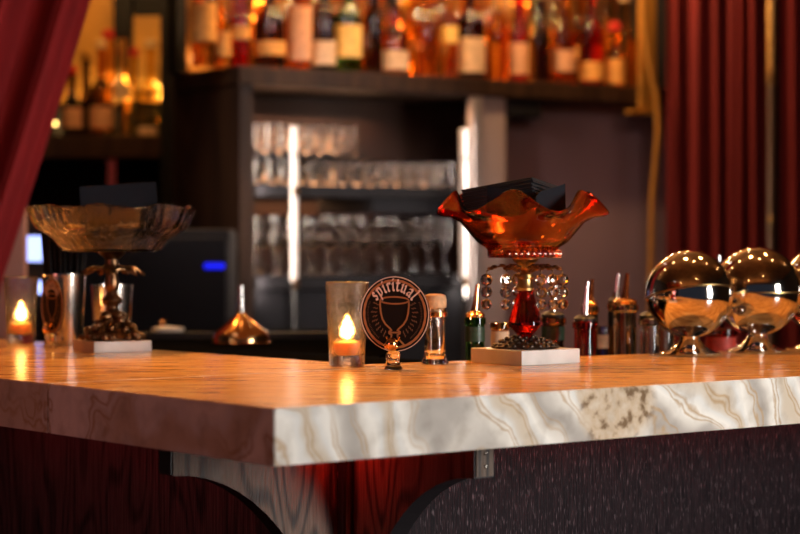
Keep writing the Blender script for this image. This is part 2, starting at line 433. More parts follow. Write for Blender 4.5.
# ------------------------------------------------------------------ round sign in a holder
nib = [(.085, .11), (-.085, -.11), (.045, -.04), (-.045, .04)]
GL = {'s': (.55, [[(.45, .86), (.27, 1.0), (.08, .74), (.42, .34), (.22, .0), (.0, .14)]]),
      'p': (.68, [[(-.08, .84), (.08, .98), (.08, -.5)], [(.08, .86), (.33, 1.0), (.5, .82), (.5, .2), (.3, .0), (.1, .14)]]),
      'i': (.34, [[(-.06, .82), (.08, .98), (.08, .12), (.24, .0)], [(.04, 1.32), (.14, 1.42)]]),
      'r': (.46, [[(-.06, .82), (.08, .98), (.08, .12), (.2, .0)], [(.12, .84), (.3, 1.0), (.42, .86)]]),
      't': (.46, [[(.02, 1.3), (.1, 1.38), (.1, .16), (.28, 0), (.42, .12)], [(-.12, .94), (.36, .96)]]),
      'u': (.70, [[(-.05, .84), (.08, .98), (.08, .14), (.27, .0), (.46, .2)], [(.38, .86), (.5, .98), (.5, .1), (.62, -.02)]]),
      'a': (.70, [[(.08, .84), (.3, 1.0), (.48, .84), (.48, .1), (.62, -.02)], [(.48, .56), (.16, .44), (.06, .2), (.24, .0), (.46, .18)]]),
      'l': (.34, [[(-.06, 1.5), (.08, 1.62), (.08, .14), (.26, .0)]])}
def sign(label, hlabel, loc, rz, hs=1.0):
    R = .0415; cz = .074
    h = thing('sign_holder', hlabel, 'sign holder', loc, rz)
    # clear glass foot, metal clip
    obj('glass_foot', lathe(B(), [(0, 0), (.0118, 0), (.0122, .002), (.0095, .006), (.0078, .011), (.009, .016), (.0095, .021), (.006, .025), (0, .026)], 28), M['clear'], h)
    obj('rear_foot', lathe(B(), [(0, 0), (.009, 0), (.0092, .002), (.007, .010), (.0085, .018), (.005, .022), (0, .023)], 24, c=(-.013, .022, 0)), M['clear'], h)
    c = B(); lathe(c, [(0, .0262), (.0055, .0262), (.0075, .030), (.0085, .0345), (.0065, .040), (.0035, .0425), (0, .043)], 24, c=(0, -.0062, 0))
    for sx in (-1, 1):
        sphere(c, (sx*.0065, -.008, .031), .0036, 12, 8); tube(c, [(0, -.004, .034), (sx*.006, -.002, .037), (sx*.0095, -.0012, .044)], .0015, 8)
    tube(c, [(0, .0, .025), (-.007, .012, .023), (-.013, .022, .0225)], .0016, 8)
    obj('clip', c, M['copper'], h)
    s = thing('round_sign', label, 'sign', Vector(loc)+Vector((math.sin(rz)*-.0012, math.cos(rz)*.0012, cz)), rz)
    Y = Matrix(((1, 0, 0, 0), (0, 0, 1, 0), (0, 1, 0, 0), (0, 0, 0, 1)))
    bm = lathe(B(), [(0, 0), (R-.0003, 0), (R, .0003), (R, .0015), (R-.0003, .0018), (0, .0018)], 72); bmesh.ops.transform(bm, matrix=Y, verts=bm.verts); obj('board', bm, M['board'], s, False)
    def ring(bm, r0, r1, y=-.0003, wob=0, n=96):
        vs = []
        for k in range(n):
            t = 2*PI*k/n; q = wob*math.cos(24*t)
            vs.append([bm.verts.new((r*math.sin(t), yy, r*math.cos(t))) for r, yy in ((r0-q, y), (r1+q, y), (r1+q, 0), (r0-q, 0))])
        for k in range(n):
            a, b = vs[k], vs[(k+1) % n]
            for j in range(4): bm.faces.new((a[j], b[j], b[(j+1) % 4], a[(j+1) % 4]))
    bm = B(); ring(bm, R-.0011, R-.0003, n=96); obj('rim_line', bm, M['print_white'], s, False)
    bm = B(); ring(bm, .0356, .0382, wob=.0002); obj('printed_ring', bm, M['print_copper'], s, False)
    # the word, letter by letter round the top
    word = 'spiritual'; un = .0089; gap = .17
    tot = sum(GL[c][0] for c in word)+gap*(len(word)-1); x = -tot/2; r0 = .0257
    plate = B()
    for k in range(40):
        pass
    bm = B()
    for ch in word:
        w, sts = GL[ch]
        def mf(gx, gy, x=x, w=w):
            th = (x+w/2)*un/ (r0+.002)
            lx, lz = (gx-w/2)*un, gy*un*1.02+r0
            # keep the glyph upright in its own tangent frame
            return (lx*math.cos(th)+lz*math.sin(th), -lx*math.sin(th)+lz*math.cos(th))
        for st in sts: stroke(bm, st, nib, mf, -.0008, -.0003)
        x += w+gap
    # swash on the last letter
    obj('lettering', bm, M['print_white'], s, False)
    # goblet
    dn = [(.00055, .0004), (-.00055, .0004), (-.00055, -.0004), (.00055, -.0004)]
    dn = [(.0009*math.cos(k*PI/4), .0009*math.sin(k*PI/4)) for k in range(8)]
    bm = B(); idf = lambda a, b: (a, b)
    el = [(.0172*math.cos(2*PI*k/28), .0150+.0038*math.sin(2*PI*k/28)) for k in range(29)]
    stroke(bm, el, dn, idf, -.0006, -.0002)
    for sx in (-1, 1):
        P = [(.0172, .0150), (.0174, .009), (.0165, .001), (.0145, -.006), (.0108, -.0115), (.0060, -.0155), (.0035, -.018), (.0065, -.0195), (.0065, -.0215), (.0035, -.023), (.0040, -.026), (.0075, -.030), (.0118, -.034)]
        stroke(bm, [(sx*a, b) for a, b in P], dn, idf, -.0006, -.0002)
    stroke(bm, [(-.006, -.0205), (.006, -.0205)], dn, idf, -.0006, -.0002)
    obj('goblet_print', bm, M['print_copper'], s, False)
    bm = B(); sn = [(a*.45, b*.45) for a, b in dn]
    for sx in (-1, 1):
        for k in range(9):
            th = math.radians(62+k*11)
            for j, (ra, rb) in enumerate(((.0215, .0235), (.0243, .0262), (.027, .0282))):
                if (k+j) % 2 and j == 2: continue
                stroke(bm, [(sx*ra*math.sin(th), ra*math.cos(th)), (sx*rb*math.sin(th+.05), rb*math.cos(th+.05))], sn, idf, -.0005, -.0002)
        for k in range(26):
            th = math.radians(66+k*3.1); rr = .0325
            stroke(bm, [(sx*(rr-.0008)*math.sin(th), (rr-.0008)*math.cos(th)), (sx*(rr+.0008)*math.sin(th+.01), (rr+.0008)*math.cos(th+.01))], [(a*.4, b*.4) for a, b in sn], idf, -.0005, -.0002)
    tag(obj('ray_print', bm, M['dimprint'], s, False), kind='stuff')
    s.scale = (1.215*hs,)*3; h.scale = (hs,)*3; s.location = Vector(loc)+Vector((-math.sin(rz)*.0035, math.cos(rz)*.0035, cz*hs))
    return s
p = on(393.5, 369.4)
sign('round black sign reading spiritual over a copper goblet, facing the viewer', 'small glass and copper holder under the front-facing round sign', p, math.radians(-24))
p = on(50, 347.6)
sign('round black goblet sign turned edgewise at the left end of the bar', 'small glass and copper holder under the turned round sign at left', p, math.radians(-58), .90)

# ------------------------------------------------------------------ stoppered jar
p = on(435, 363.6)
t = thing('stoppered_jar', 'slim clear glass jar with wooden stopper right of the round sign', 'jar', p)
obj('glass_body', lathe(B(), [(0, .0005), (.0185, 0), (.0195, .0015), (.0165, .008), (.0145, .016), (.0142, .06), (.0155, .064), (.0158, .073), (.0148, .0775),
                              (.0122, .0775), (.0122, .016), (.010, .010), (0, .009)], 40), M['clear'], t)
obj('neck_ring', lathe(B(), [(.0150, .0655), (.0168, .0665), (.0170, .072), (.0150, .073)], 40, close=True), M['copper'], t)
obj('stopper', lathe(B(), [(0, .066), (.0118, .066), (.012, .0774), (.0152, .0782), (.0162, .082), (.0162, .090), (.0145, .0955), (.009, .0975), (0, .098)], 40), M['cork'], t)

# ------------------------------------------------------------------ ruby compote
phi = math.radians(38)
p0 = on(521, 365.8); cu = Vector((math.cos(phi), math.sin(phi), 0)); cv = Vector((-math.sin(phi), math.cos(phi), 0))
ctr = p0+(cu+cv)*.0545+Vector((.001, 0, 0))
comp = thing('compote', 'red ruffled glass compote with hanging crystals on a white marble base', 'compote', ctr)
h = .0545
bm = B(); box(bm, -h, h, -h, h, 0, .0203, .0012, Matrix.Rotation(phi, 4, 'Z')); obj('marble_base', bm, M['wmarble'], comp, False)
zb = .0205
# filigree mound: lumpy lace of leaves
bm = B(); lathe(bm, [(0, zb), (.046, zb), (.047, zb+.003), (.036, zb+.008), (.022, zb+.012), (.010, zb+.0155), (0, zb+.0155)], 64, rf=lambda t, w: .0015*math.cos(12*t))
for ring_, (rr, zz, n, sz) in enumerate(((.043, .004, 22, .0038), (.035, .009, 18, .0036), (.026, .0125, 14, .0036), (.016, .0155, 10, .0032))):
    for k in range(n):
        t = 2*PI*(k+.5*(ring_ % 2))/n
        sphere(bm, (rr*math.cos(t), rr*math.sin(t), zb+zz), sz, 8, 6, (1, 1, .7+.4*random.random()))
obj('filigree_foot', bm, M['iron'], comp)
z0 = zb+.0155
prof = [(0, z0), (.008, z0), (.0095, z0+.002), (.0135, z0+.006), (.0240, z0+.017), (.0228, z0+.026), (.0178, z0+.042), (.0125, z0+.058), (.0115, z0+.066), (0, z0+.066)]
obj('glass_teardrop', lathe(B(), [(a, b, 1 if a > .01 else 0) for a, b in prof], 72, rf=lambda t, w: -.0007*abs(math.sin(6*t))*w), M['redglass'], comp)
z1 = z0+.0662
prof = [(0, z1), (.0125, z1), (.0128, z1+.003), (.0108, z1+.006), (.0108, z1+.016), (.0128, z1+.018), (.0120, z1+.022), (.0078, z1+.025), (.0065, z1+.029), (.009, z1+.035), (.0155, z1+.040), (.0185, z1+.043), (.018, z1+.0455), (0, z1+.0455)]
obj('brass_collar', lathe(B(), prof, 40), M['brass'], comp)
ZB = z1+.0457                                  # underside of bowl
# arms and crystals
armz = z1+.026
for k, (adeg, L) in enumerate(((190, .056), (224, .040), (300, .040), (328, .044), (350, .053), (100, .045))):
    t = math.radians(adeg); d = Vector((math.cos(t), math.sin(t), 0))
    bm = B(); pts = [d*(.010+(L-.010)*s)+Vector((0, 0, armz+.009*math.sin(PI*s*.9)-.002*s)) for s in [j/8 for j in range(9)]]
    tube(bm, pts, .0016, 8, .0009)
    for s in (2, 4, 6, 7):
        q = pts[s]; n = Vector((-d.y, d.x, 0))
        for sg in (-1, 1): sphere(bm, q+n*sg*.0035+Vector((0, 0, .001)), .0042, 8, 6, (1, 1, .6))
    obj('arm', bm, M['bronze'], comp)
    tip = pts[-1]
    bm = B(); tube(bm, [tip, tip+Vector((0, 0, -.052))], .0004, 5); ch = obj('crystal_chain', bm, M['brass'], comp)
    for j in range(3):
        c = tip+Vector((0, 0, -.012-.0172*j)); r = .0092-.0005*j
        bm = B()
        lathe(bm, [(0, -.0038), (r*.55, -.0036), (r, -.0008), (r, .0008), (r*.55, .0036), (0, .0038)], 8)
        rot = Matrix.Rotation(PI/2, 4, 'X'); rot = Matrix.Rotation(random.uniform(-.5, .5), 4, 'Z') @ rot
        bmesh.ops.transform(bm, matrix=Matrix.Translation(c) @ rot, verts=bm.verts)
        obj('crystal_bead', bm, M['crystal'], ch, False)
# bowl: six ruffles
N6 = 6; ph0 = math.radians(-100)          # a peak towards the viewer
def rf(t, w): return -.0105*w*math.cos(N6*(t-ph0))
def zf(t, w): return .0150*w*abs(w)*math.cos(N6*(t-ph0)) if w > 0 else 0
out = [(.0, .002), (.040, .002), (.0475, 0), (.0490, .001), (.0495, .011), (.052, .0145), (.064, .022), (.076, .036), (.0865, .050, .12), (.0955, .060, .5), (.106, .069, .85), (.1115, .0765, 1), (.1124, .079, 1)]
inn = [(.1108, .0795, 1), (.1092, .077, 1), (.1035, .070, .85), (.0925, .0620, .5), (.0835, .0520, .12), (.073, .038), (.061, .0245), (.045, .016), (0, .0145)]
def pad(l): return [x if len(x) > 2 else (*x, 0) for x in l]
bm = lathe(B(), [(r, z+ZB, w) for r, z, w in pad(out+inn)], 144, rf=rf, zf=zf)
bowl = obj('ruffled_bowl', bm, M['amberina'], comp); bowl.location.x = -.004
bm = B()
for k in range(36):
    t = 2*PI*k/36; sphere(bm, (.0492*math.cos(t), .0492*math.sin(t), ZB+.0055), .0035, 8, 6, (1, 1, 1.5))
obj('beaded_foot_ring', bm, M['amberina'], comp)

# napkins in a slanting stack in the bowl
def napkin_stack(base, rz, tilt, n, size, name, label, group, th=.0022, gap=.0026):
    proto = None
    R = Matrix.Translation(base) @ Matrix.Rotation(rz, 4, 'Z') @ tilt
    for k in range(n):
        if proto is None:
            bm = B(); box(bm, -size/2, size/2, -size/2, size/2, 0, th, .0006)
            o = proto = obj(name, bm, M['black_paper'], None, False)
            tag(o, label, 'napkin', group)
        else:
            o = proto.copy(); COL.objects.link(o)
        o.matrix_world = R @ Matrix.Translation((random.uniform(-.0015, .0015), random.uniform(-.0015, .0015), k*gap)) @ Matrix.Rotation(random.uniform(-.015, .015), 4, 'Z')
zbowl = ctr.z+ZB
Lv, Rv = Vector((-.099, .05, -.0170)), Vector((.051, .099, -.0125))
top_c = at(533, 176, 2.895)+(Lv+Rv)/2
ax = (-Lv).normalized(); azz = Rv.cross(Lv).normalized(); azz = azz if azz.z > 0 else -azz; ay = azz.cross(ax)
tilt = Matrix((ax, ay, azz)).transposed().to_4x4()
napkin_stack(top_c-azz*.0026*12, 0, tilt, 12, .109, 'paper_napkin', 'black paper napkin in the slanted stack inside the red bowl', 'napkins in the red bowl')
def folded_card(label, c, rz, w, hgt, lean):
    bm = B(); P = [(-w/2, 0), (w/2, 0), (w/2, hgt*.55), (w*.38, hgt*.72), (-w/2, hgt)]
    prism(bm, P, -.0008, .0008, Matrix(((1, 0, 0, 0), (0, 0, 1, 0), (0, 1, 0, 0), (0, 0, 0, 1))))
    o = obj('folded_card', bm, M['card'], None, False); o.location = c; o.rotation_euler = (lean, 0, rz)
    tag(o, label, 'card')
folded_card('dark grey folded card leaning left in the red bowl', at(503, 214, 2.890), math.radians(-20), .046, .040, -.06)
folded_card('dark grey folded card leaning right in the red bowl', at(551, 214, 2.893), math.radians(204), .046, .042, .06)

# ------------------------------------------------------------------ clear compote
phi = math.radians(28.8)
p0 = on(92, 353.1); cu = Vector((math.cos(phi), math.sin(phi), 0)); cv = Vector((-math.sin(phi), math.cos(phi), 0))
c2 = p0+(cu+cv)*.0474+Vector((.003, 0, 0))
comp2 = thing('compote', 'clear cut glass compote on an ornate dark bronze stem and marble base', 'compote', c2)
h = .0474
bm = B(); box(bm, -h, h, -h, h, 0, .017, .001, Matrix.Rotation(phi, 4, 'Z')); obj('marble_base', bm, mat('pinkish_marble', (.52, .40, .34), .35, var=.15, vscale=30), comp2, False)
bm = B(); lathe(bm, [(0, .0172), (.040, .0172), (.041, .021), (.030, .029), (.018, .04), (.012, .052), (.010, .062), (0, .062)], 48)
random.seed(3)
for k in range(70):      # cast leaves and grapes
    t = random.random()*2*PI; s = random.random(); r = .049*(1-s)+.013*s+random.uniform(-.003, .003); z = .020+.036*s**1.3
    sphere(bm, (r*math.cos(t), r*math.sin(t), z+.002), random.uniform(.0045, .0085), 8, 6, (1, 1, random.uniform(.6, 1.2)))
for k in range(4):       # scroll feet
    t = PI/4+phi+k*PI/2; d = Vector((math.cos(t), math.sin(t), 0))
    tube(bm, [d*.012+Vector((0, 0, .05)), d*.028+Vector((0, 0, .040)), d*.042+Vector((0, 0, .030)), d*.050+Vector((0, 0, .0215)), d*.045+Vector((0, 0, .0190))], .0045, 8, .002)
obj('cast_foot', bm, M['bronze'], comp2)
bm = B(); lathe(bm, [(0, .0622), (.009, .0622), (.0105, .066), (.0095, .070), (.0145, .075), (.0160, .079), (.0145, .083), (.0095, .087), (.0080, .092), (.011, .097), (.0118, .105), (.0095, .118), (.010, .124), (.015, .128), (.0155, .132), (.011, .135), (.010, .143), (.018, .150), (.022, .1543), (0, .1543)], 40)
obj('stem', bm, M['bronze'], comp2)
for k in range(7):       # drooping leaves under the bowl
    t = 2*PI*k/7+.3; d = Vector((math.cos(t), math.sin(t), 0)); n = Vector((-d.y, d.x, 0)); bm = B()
    rows = []
    for j in range(9):
        s = j/8; q = d*(.010+.042*s)+Vector((0, 0, .126+.010*math.sin(PI*s*.75)-.016*s*s+(.003 if j == 8 else 0)))
        wd = .0150*math.sin(PI*(.12+.88*s)**.8)+.0005; wd *= 1+.25*math.cos(j*PI)
        rows.append([q-n*wd-Vector((0, 0, .002)), q+Vector((0, 0, .0015)), q+n*wd-Vector((0, 0, .002))])
    V = [[bm.verts.new(v) for v in r] for r in rows]; V2 = [[bm.verts.new(v-Vector((0, 0, .0014))) for v in r] for r in rows]
    for j in range(8):
        for i in range(2):
            bm.faces.new((V[j][i], V[j][i+1], V[j+1][i+1], V[j+1][i])); bm.faces.new((V2[j][i], V2[j+1][i], V2[j+1][i+1], V2[j][i+1]))
        for i in (0, 2): bm.faces.new((V[j][i], V[j+1][i], V2[j+1][i], V2[j][i]))
    for j in (0, 8):
        for i in range(2): bm.faces.new((V[j][i], V2[j][i], V2[j][i+1], V[j][i+1]))
    obj('leaf', bm, M['bronze'], comp2)
ZB2 = .1545
rf2 = lambda t, w: w*(.005*math.cos(8*(t+PI/2+PI/8))+.0012*math.cos(40*t))
zf2 = lambda t, w: (w*w)*(-.0022*math.cos(8*(t+PI/2+PI/8)))
out = [(0, 0, 0), (.070, 0, 0), (.077, .003, .1), (.084, .011, .2), (.091, .021, .3), (.103, .030, .5), (.115, .037, .8), (.121, .050, 1), (.1265, .066, 1.2), (.1275, .070, 1.2)]
inn = [(.1245, .0705, 1.2), (.1220, .067, 1.2), (.1165, .052, 1), (.1110, .042, .8), (.100, .0355, .5), (.0865, .0255, .3), (.079, .015, .2), (.072, .0075, .1), (.060, .006, 0), (0, .006, 0)]
obj('cut_glass_bowl', lathe(B(), [(r, z+ZB2, w) for r, z, w in out+inn], 160, rf=rf2, zf=zf2), M['cut'], comp2)
nb = c2+Vector((.004, .0, ZB2+.009))
napkin_stack(Vector(nb), math.radians(20), Matrix.Identity(4), 5, .082, 'paper_napkin', 'black paper napkin lying in the clear cut glass bowl', 'napkins in the clear bowl')
bm = B(); box(bm, -.060, .060, -.0015, .0015, 0, .084, .0005)
o = obj('menu_card', bm, M['card'], None, False); o.location = nb+Vector((.008, .02, .0145)); o.rotation_euler = (math.radians(-10), math.radians(-4), math.radians(8))
tag(o, 'black card standing upright in the clear cut glass bowl', 'card')

# ------------------------------------------------------------------ spherical steel servers
def ball_server(label, loc, r, tilt, roll):
    t = thing('ball_server', label, 'serving bowl', loc, 0)
    fh = .0265; cz = fh+r-.002
    obj('foot', lathe(B(), [(0, .0), (.046, 0), (.0475, .0012), (.045, .003), (.034, .0065), (.0255, .0115), (.0185, .018), (.0150, .0235), (.0152, .0262), (0, .0262)], 56), M['steel'], t)
    prof = [(0, 0)]
    n = 16; E = PI/2+(.27 if tilt else .0)
    lower = [(r*math.sin(k*E/n), -r*math.cos(k*E/n)) for k in range(n+1)]
    inner = [((r-.0015)*math.sin(k*E/n), -(r-.0015)*math.cos(k*E/n)) for k in range(n, -1, -1)]
    R = Matrix.Translation((0, 0, cz))
    bm = lathe(B(), lower+inner, 72); bmesh.ops.transform(bm, matrix=R, verts=bm.verts)
    bw = obj('bowl', bm, M['steel'], t)
    R2 = R @ Matrix.Rotation(roll, 4, 'Y') @ Matrix.Rotation(tilt, 4, 'X')
    ro = r+.0012
    up = [(ro*math.cos(k*PI/2/n), ro*math.sin(k*PI/2/n)) for k in range(n+1)]
    ui = [((ro-.001)*math.cos(k*PI/2/n), (ro-.001)*math.sin(k*PI/2/n)) for k in range(n, -1, -1)]
    bm = lathe(B(), [(a, b) for a, b in up]+[(a, b) for a, b in ui], 72, close=False)
    bmesh.ops.transform(bm, matrix=R2, verts=bm.verts); lid = obj('dome_lid', bm, M['steel'], t)
    bm = lathe(B(), [(ro-.0005, -.0012), (ro+.0012, -.0012), (ro+.0012, .0012), (ro-.0005, .0012)], 72, close=True); bmesh.ops.transform(bm, matrix=R2, verts=bm.verts)
    obj('rim_band', bm, M['brass'], lid)
    bm = B(); sphere(bm, (0, r+.0045, cz), .0045, 14, 10, (1, .8, 1)); obj('hinge_knob', bm, M['steel2'], t)
    return t
ball_server('polished steel globe server with tilted lid, nearest the compote', on(689.5, 354), .0658, math.radians(-12.5), math.radians(6)*-1)
ball_server('polished steel globe server in the middle of the row of three', on(757, 351.2), .0682, 0, 0)
ball_server('polished steel globe server cut by the right picture edge', Vector((.675, 3.35, ZT)), .0682, 0, 0)

# ------------------------------------------------------------------ tins with straws
def tin(label, loc, r=.037, H=.118):
    t = thing('shaker_tin', label, 'cup', loc)
    obj('cup', lathe(B(), [(0, 0), (r*.80, 0), (r*.82, .002), (r*.97, H-.004), (r, H-.003), (r, H), (r-.0012, H), (r*.80, .004), (0, .0035)], 48), M['steel2'], t)
    return t
tloc = at(64, 240, 3.455); tloc.z = ZT
tin('steel shaker tin full of black straws behind the turned round sign', tloc)
sp = None
random.seed(5)
for k in range(44):
    if sp is None:
        bm = tube(B(), [(0, 0, 0), (0, 0, .205)], .0030, 8); sp = o = obj('drinking_straw', bm, M['straw']); tag(o, 'black drinking straw standing in the left steel tin', 'straw', 'straws in the left tin')
    else: o = sp.copy(); COL.objects.link(o)
    rr = .0285*math.sqrt((k+.5)/44); t = k*2.399
    bx, by = rr*math.cos(t)*.78, rr*math.sin(t)*.78
    tx, ty = rr*math.cos(t)*1.13, rr*math.sin(t)*1.13
    d = Vector((tx-bx, ty-by, .118)).normalized()
    o.matrix_world = Matrix.Translation(tloc+Vector((bx, by, .0045))) @ d.to_track_quat('Z', 'Y').to_matrix().to_4x4()

# ------------------------------------------------------------------ work surface behind the left arm, with tools
ZW = 1.05
off = Vector((.008, .02, 0))
q = [LB+off, CI+Vector((-.06, .03, 0)), Vector((-.02, 3.6, 0)), Vector((-.02, 4.5, 0)), Vector((-.66, 4.5, 0)), Vector((-.66, 4.12, 0)), Vector((-1.5, 4.12, 0))]
bm = B(); prism(bm, [(v.x, v.y) for v in q], ZW-.03, ZW)
work = thing('work_counter', 'black work surface behind the left arm of the bar', 'worktop', (0, 0, 0))
obj('surface', bm, M['rubber'], work, False)
bm = B(); prism(bm, [(v.x, v.y) for v in (q[2]+Vector((-.10, .05, 0)), q[3]+Vector((-.05, -.05, 0)), Vector((-.66, 4.4, 0)), Vector((-.7, 4.0, 0)), Vector((-1.0, 4.0, 0)))], 0, ZW-.0305)
obj('cabinet_body', bm, M['black'], work, False)
# ribbed mat along its front
matd = (CI-LB).normalized(); mn = Vector((-matd.y, matd.x, 0))
mat_t = thing('bar_mat', 'black ribbed rubber bar mat along the back edge of the counter', 'mat', (CI.x, CI.y, ZW), math.atan2(matd.y, matd.x))
bm = B(); box(bm, -.62, -.10, .055, .26, .0002, .006, .001); obj('mat_sheet', bm, M['rubber'], mat_t, False)
bm = B()
for k in range(34): box(bm, -.61+k*.015, -.603+k*.015, .057, .25, .006, .010)
tag(obj('rib', bm, M['rubber'], mat_t, False), kind='stuff')
bm = B(); box(bm, -.28, .3, 1.0, 1.03, .0, .012) 
obj('raised_edge', bm, M['bracket_edge'], work, False); bpy.data.objects['raised_edge'].location = (-.35, 3.1, ZW)
# funnel
fl = Vector(((241-CX)*3.9/F, 3.9, ZW+.0005))
t = thing('funnel', 'copper coloured funnel upside down on the black work surface', 'funnel', fl)
obj('cone', lathe(B(), [(.052, 0), (.056, .0008), (.0565, .003), (.053, .004), (.052, .016), (.049, .022), (.014, .050), (.0085, .056), (.0068, .056), (.012, .049), (.047, .021), (.050, .015), (.050, .003)], 56, close=True), M['copper'], t)
obj('spout', lathe(B(), [(.0085, .0562), (.0072, .062), (.0052, .110), (.004, .110), (.0055, .062), (.0065, .0562)], 28, close=True), M['steel2'], t)
# second tin behind compote
t2 = at(112, 240, 3.64); t2.z = ZW+.0005
tin('steel shaker tin standing behind the stem of the clear compote', t2, .037, .115)
# small lidded dish
dl = Vector(((168-CX)*4.3/F, 4.3, ZW+.0005))
t = thing('lidded_dish', 'shallow pale dish with a round gold knob behind the clear compote', 'dish', dl)
obj('dish', lathe(B(), [(0, 0), (.026, 0), (.033, .008), (.034, .012), (.028, .014), (0, .017)], 40), M['white_metal'], t)
bm = B(); sphere(bm, (-.012, 0, .0235), .0068, 16, 10); obj('knob', bm, M['copper'], t)

# ------------------------------------------------------------------ pour bottles in the speed rail
edge_d = (RB-CI).normalized(); en = Vector((-edge_d.y, edge_d.x, 0)); ZS = .80
rail = thing('speed_rail', 'steel bottle rail behind the right arm of the bar', 'rail', (CI.x, CI.y, ZS), math.atan2(edge_d.y, edge_d.x))
bm = B(); box(bm, .03, 1.0, .018, .42, -.004, 0); obj('tray', bm, M['steel2'], rail, False)
bm = B(); box(bm, .03, 1.0, .010, .0175, -.004, .09); obj('front_lip', bm, M['steel2'], rail, False)
for xx in (.05, .97):
    bm = B(); box(bm, xx, xx+.02, .0, .0095, -.8, .09); obj('leg', bm, M['steel2'], rail, False)
def liquor(*a, **k):
    if k.get('lz') and k.get('labelm'):
        lo, hi = k['lz']; k['lz'] = (lo, lo+(hi-lo)*.8)
    return liquor_(*a, **k)
def liquor_(name, label, loc, total, r, nr, neck, glassm, capm=None, labelm=None, lz=(.3, .7), pour=None, group=None, cat='bottle', seg=32, sq=0, necklabel=None, poursc=1, lb_ang=1):
    """total = height to neck top; neck = neck length"""
    t = thing(name, label, cat, loc, random.uniform(-.4, .4), group)
    sh = total-neck
    q = (lambda th, w: w*(.16*r)*(abs(math.cos(th))**8+abs(math.sin(th))**8)*0+ w*(-.10*r)*(.5-.5*math.cos(4*th))) if sq else None
    P = [(0, .003, 0), (r*.6, .002, 0), (r*.93, 0, 1), (r, .005, 1), (r, sh*.80, 1), (r*.93, sh*.87, .8), (r*.62, sh*.95, .2), (nr*1.15, sh+.004, 0), (nr, sh+.02, 0), (nr, total-.012, 0), (nr*1.18, total-.010, 0), (nr*1.18, total-.002, 0), (nr, total, 0), (0, total, 0)]
    obj('glass', lathe(B(), P, seg, rf=q), glassm, t)
    if labelm:
        a, b = lz
        g = r+.0006
        obj('paper_label', lathe(B(), [(g-.0004, sh*a, 1), (g+.0003, sh*a, 1), (g+.0003, sh*b, 1), (g-.0004, sh*b, 1)], seg, close=True, rf=q), labelm, t)
    if necklabel:
        g = nr+.0005
        obj('neck_label', lathe(B(), [(g-.0003, total-min(neck*.85, .036)), (g+.0004, total-min(neck*.85, .036)), (g+.0004, total-.014), (g-.0003, total-.014)], seg, close=True), necklabel, t)
    if pour:
        k = poursc
        obj('pourer_collar', lathe(B(), [(0, total+.0002), (nr*1.02, total+.0002), (nr*1.05, total+.004), (nr*.7, total+.008), (.0045, total+.010), (0, total+.010)], 24), M['plasticblk'] if pour != 'brass' else M['copper'], t)
        lean = .004
        obj('spout', tube(B(), [(0, 0, total+.009), (lean*.3, 0, total+.022*k), (lean, 0, total+.048*k)], .0066, 12, .0030), M['copper'] if pour == 'brass' else M['steel'], t)
    elif capm:
        obj('cap', lathe(B(), [(0, total+.0002), (nr*1.25, total+.0002), (nr*1.3, total+.003), (nr*1.3, total+.024), (nr*1.1, total+.027), (0, total+.027)], 24), capm, t)
    return t
G = lambda n, c, r=.03: glass(n, c, r, 1.45)
bg = {'green': G('green_glass', (.05, .32, .06)), 'clear': M['clear'], 'red': G('red_liquor', (.75, .03, .02)), 'orange': G('orange_liquor', (.93, .38, .08)),
      'amber': G('amber_liquor', (.95, .52, .13)), 'dark': G('dark_bottle', (.10, .05, .03)), 'gold': G('golden_liquor', (.96, .70, .24)), 'brown': G('brown_liquor', (.62, .28, .07)), 'pale': G('pale_liquor', (.95, .88, .70)), 'blue': G('blue_liquor', (.05, .08, .7))}
lab = {'cream': mat('cream_label', (.70, .48, .30), .6, var=.2, vscale=60), 'orange': mat('orange_label', (.75, .36, .09), .6, var=.25, vscale=60), 'yellow': mat('yellow_label', (.90, .55, .16), .6, var=.2, vscale=60),
       'pink': mat('pink_label', (.70, .36, .20), .6, var=.2, vscale=60), 'black': mat('black_label', (.02, .025, .02), .4, var=.3), 'red': mat('red_label', (.55, .06, .04), .5, var=.3, vscale=60), 'dkgreen': mat('dark_green_label', (.02, .05, .03), .4, var=.6, vscale=150), 'white': mat('white_label', (.8, .75, .72), .6)}
def pourb(label, px, ytop, D, r, nr, gm, pour='steel', nl=None, k=1.0, neck=.10):
    z = ZC-(ytop-HY)*D/F
    loc = Vector(((px-CX)*D/F, D, ZS+.0003)); total = z-loc.z
    liquor('pour_bottle', label, loc, total, r, nr, neck, gm, pour=pour, necklabel=nl, poursc=k)
pourb('green bottle with dark label and tall spout left of the red compote', 475, 317, 3.09, .034, .0138, bg['green'], 'brass', lab['dkgreen'], 1.0)
pourb('bottle with pale spout and black collar seen behind the hanging crystals', 553, 317, 3.27, .034, .0175, bg['orange'], 'steel', lab['dkgreen'], 1.15)
pourb('red liquor bottle with a leaning steel spout right of the red compote', 585, 321, 3.205, .034, .0165, bg['red'], 'steel', None, 1.25)
pourb('clear speckled bottle with tall spout, midway between compote and steel globes', 625, 304, 3.26, .032, .0180, bg['pale'], 'brass', None, 1.0, .14)
pourb('bottle mostly hidden behind the red liquor bottle, copper spout showing', 590, 306, 3.34, .0235, .0120, bg['amber'], 'brass', lab['black'], .9)
pourb('small bottle with blue band between red and speckled bottles', 602, 326, 3.44, .026, .0130, bg['blue'], None, lab['cream'], .9)
pourb('bottle with two-tone spout just left of the speckled clear bottle', 616, 303, 3.36, .0235, .0120, bg['amber'], 'steel', lab['black'], 1.0)
pourb('clear bottle with bright highlights left of the first steel globe', 650, 318, 3.30, .026, .0160, bg['clear'], 'steel', None, .5, .12)
pourb('clear bottle touching the outline of the first steel globe', 664, 322, 3.37, .030, .0170, bg['clear'], None, None, .5, .12)
